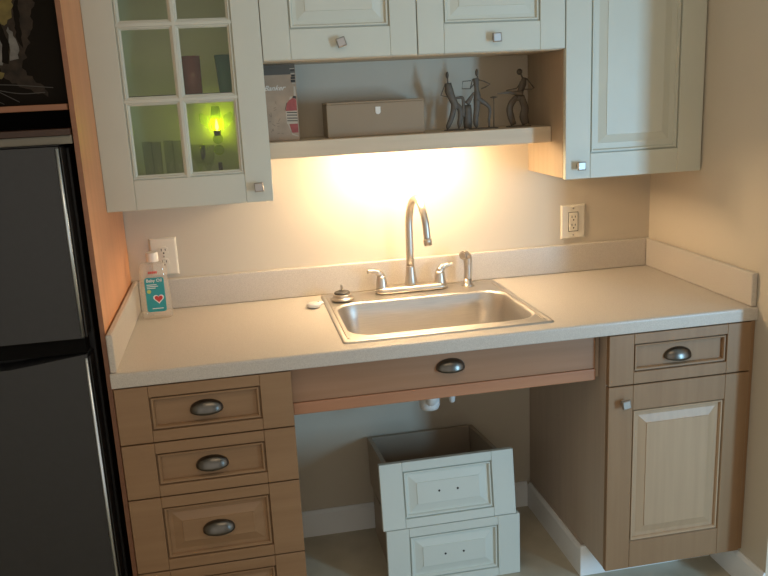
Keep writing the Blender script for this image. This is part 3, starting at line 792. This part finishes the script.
bm = NB(); bx(bm, FX0+0.03, FX1-0.002, FF+0.012, FF+0.066, 0.9660, 1.0070, 0.0); obj('handle_recess', bm, M['recess'], t)
bm = NB(); bx(bm, FX0+0.002, FX1-0.0, FF+0.010, FF+0.20, 1.4832, 1.4868, 0.001); obj('hinge_cover', bm, M['black'], t)
for x in (FX0+0.06, FX1-0.06):
    bm = NB(); lathe(bm, [(0.02, 0), (0.02, 0.03)], (x, -0.5, 0.0), 16); obj('foot', bm, M['black'], t)

t = thing('fridge_shelf_unit', 'dark open wood shelf unit above the black fridge', 'cabinet', (-0.42, -0.3, 1.486))
XS0, XS1 = -0.90, -0.0195
M['greyrail'] = plain('grey_painted_rail', (0.22, 0.205, 0.165), 0.6)
bm = NB(); bx(bm, XS0, XS1, -0.618, -0.600, 1.487, 1.5070, 0.001); obj('filler_rail', bm, M['greyrail'], t)
bm = NB(); bx(bm, XS0, XS1, -0.625, -0.03, 1.5075, 1.5230, 0.001); obj('bottom_board', bm, M['darkwood'], t)
bm = NB(); bx(bm, XS0, XS1, -0.625, -0.03, 1.5665, 1.5805, 0.001); obj('shelf_board', bm, M['redwood'], t)
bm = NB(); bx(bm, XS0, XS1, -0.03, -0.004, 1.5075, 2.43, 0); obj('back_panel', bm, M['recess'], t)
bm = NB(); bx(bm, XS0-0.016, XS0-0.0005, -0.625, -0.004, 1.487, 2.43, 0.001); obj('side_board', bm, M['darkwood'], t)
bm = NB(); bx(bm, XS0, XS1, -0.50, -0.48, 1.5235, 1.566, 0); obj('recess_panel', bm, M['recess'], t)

# tiger picture on that shelf (colour shapes on a canvas)
t = thing('tiger_picture', 'dark picture of a tiger face standing on the shelf above the fridge', 'picture', (-0.35, -0.585, 1.581))
PX0, PX1, PZ0, PZ1, PY = -0.62, -0.0195, 1.5812, 2.20, -0.590
bm = NB(); bx(bm, PX0, PX1, PY, PY+0.02, PZ0, PZ1, 0.001)
M['canvas'] = plain('dark_canvas', (0.010, 0.008, 0.006), 0.9, Specular_IOR_Level=0.1)
can = obj('canvas', bm, M['canvas'], t)
mats = [plain('tiger_ochre', (0.13, 0.10, 0.025), 0.7, var=0.35, scale=40), plain('tiger_pale_fur', (0.14, 0.135, 0.125), 0.7, var=0.3, scale=50), plain('tiger_brown_fur', (0.024, 0.016, 0.010), 0.9, var=0.6, scale=45), M['canvas'], plain('tiger_whisker', (0.06, 0.055, 0.05), 0.7)]
def pu(u, v):   # canvas coordinates in metres from the lower right corner of the canvas
    return (PX1-u, PZ0+v)
def patch(bm, pts, k, mi, jag=0.0):
    P = []
    n = len(pts)
    for i in range(n):
        a, c = Vector(pts[i]), Vector(pts[(i+1) % n])
        m_ = max(2, int((c-a).length/0.008))
        nn = Vector((-(c-a).y, (c-a).x)).normalized()
        for q in range(m_):
            p = a + (c-a)*q/m_ + nn*(random.uniform(-1, 1)*jag)
            P.append((pu(p.x, p.y)))
    prism(bm, P, PY-0.0005*k, PY-0.0001, mi)
bm = NB()
patch(bm, [(0.145, 0.075), (0.105, 0.045), (0.04, 0.02), (0.09, 0.085), (0.065, 0.16), (0.04, 0.28), (0.10, 0.31), (0.145, 0.24)], 1, 2, 0.006)
patch(bm, [(0.19, 0.185), (0.110, 0.185), (0.092, 0.225), (0.096, 0.36), (0.20, 0.36)], 2, 0, 0.004)
patch(bm, [(0.20, 0.095), (0.138, 0.095), (0.124, 0.115), (0.122, 0.155), (0.140, 0.190), (0.165, 0.205), (0.20, 0.205)], 2, 1, 0.003)
patch(bm, [(0.118, 0.103), (0.100, 0.108), (0.094, 0.135), (0.102, 0.168), (0.114, 0.180), (0.113, 0.135)], 2, 1, 0.003)
patch(bm, [(0.20, 0.063), (0.142, 0.063), (0.135, 0.074), (0.15, 0.084), (0.20, 0.084)], 2, 0, 0.003)
# black stripe arc and nose patch
patch(bm, [(0.122, 0.096), (0.114, 0.140), (0.126, 0.190), (0.146, 0.226), (0.152, 0.220), (0.138, 0.182), (0.130, 0.14), (0.136, 0.100)], 3, 3, 0.001)
patch(bm, [(0.185, 0.140), (0.158, 0.137), (0.155, 0.147), (0.165, 0.152), (0.185, 0.150)], 3, 3, 0.001)
patch(bm, [(0.094, 0.22), (0.080, 0.25), (0.086, 0.13), (0.096, 0.15)], 3, 3, 0.002)
for (a, c, d_) in (((0.20, 0.052), (0.12, 0.048), (0.03, 0.038)), ((0.19, 0.046), (0.11, 0.028), (0.05, 0.028)), ((0.18, 0.050), (0.14, 0.026), (0.11, 0.008)), ((0.20, 0.038), (0.17, 0.018), (0.145, 0.005))):
    P = spline([(a[0], 0, a[1]), (c[0], 0, c[1]), (d_[0], 0, d_[1])], 6)
    up = [pu(p.x, p.z+0.0009) for p in P]; dn = [pu(p.x, p.z-0.0009) for p in reversed(P)]
    prism(bm, up+dn, PY-0.0018, PY-0.0001, 4)
obj('tiger_print', bm, mats, can)

# ------------------------------------------------------------------ two loose white drawers on the floor under the sink
M['drawerwhite'] = plain('white_drawer_paint', (0.62, 0.66, 0.60), 0.42, var=0.02)
def loose_drawer(label, loc, tilt, w_, b):
    t = thing('loose_drawer', label, 'drawer', loc, 'loose drawers under the sink', (tilt, 0, 0))
    H = 0.2165
    bm = NB(); front_panel(bm, -w_/2, w_/2, 0, H, 0, 0.074, 0.030, 0.030, T=0.02, flat_w=0.006)
    f = obj('drawer_front', bm, M['drawerwhite'], t, local=True)
    for x in (-0.0305, 0.0305):
        bm = NB(); lathe(bm, [(0.0036, -0.0026), (0.0036, -0.0018)], (x, 0, H/2+0.001), 12, 'y'); obj('screw_hole', bm, M['slot'], f, local=True)
    d = 0.385; s = w_/2-0.024
    bm = NB()
    for sg in (-1, 1):
        x0, x1 = sorted((sg*s, sg*(s-0.015)))
        bx(bm, x0, x1, 0.0205, d, b, b+0.172)
    bx(bm, -s+0.015, s-0.015, d-0.015, d, b+0.004, b+0.172)
    bx(bm, -s+0.015, s-0.015, 0.0205, 0.0355, b+0.004, b+0.172)
    bo = obj('drawer_box', bm, M['melamine'], t, local=True)
    bm = NB(); bx(bm, -s+0.0155, s-0.0155, 0.036, d-0.0155, b+0.010, b+0.018, 0)
    obj('bottom_panel', bm, M['drawerin'], t, local=True)
    return t
loose_drawer('white loose drawer resting on the other one, tilted back, below the sink', (0.9385, -0.42, 0.2205), math.radians(-7.2), 0.440, 0.0225)
loose_drawer('white loose drawer standing flat on the floor, underneath the tilted one', (0.9490, -0.42, 0.001), 0.0, 0.443, 0.0)

# ------------------------------------------------------------------ plumbing below the sink
t = thing('sink_drain_pipe', 'white plastic drain pipe hanging below the sink apron', 'pipe', (0.906, -0.33, 0.59))
bm = NB(); tube(bm, spline([(0.906, -0.358, 0.732), (0.906, -0.358, 0.66), (0.906, -0.352, 0.622), (0.906, -0.322, 0.602), (0.906, -0.292, 0.622), (0.906, -0.286, 0.650), (0.906, -0.250, 0.675), (0.906, -0.12, 0.68), (0.906, -0.004, 0.68)], 6), 0.019, 18); obj('trap', bm, M['pvc'], t)
bm = NB(); lathe(bm, [(0.020, -0.004), (0.029, -0.002), (0.033, 0.008), (0.033, 0.034), (0.026, 0.042)], (0.906, -0.320, 0.5805), 24); obj('cleanout_cap', bm, M['pvc'], t)
bm = NB()
tube(bm, spline([(0.995, -0.11, 0.74), (0.994, -0.20, 0.66), (0.992, -0.27, 0.60), (0.992, -0.285, 0.585), (0.992, -0.26, 0.585), (0.992, -0.12, 0.60), (0.992, -0.004, 0.62)], 6), 0.005, 12)
lathe(bm, [(0.006, -0.010), (0.0095, -0.006), (0.0105, 0.012), (0.007, 0.022)], (0.992, -0.280, 0.582), 16)
tag(obj('supply_hose', bm, M['pvc'], origin=(0.992, -0.2, 0.6)), 'thin pale supply hose loop right of the white drain pipe', 'hose')
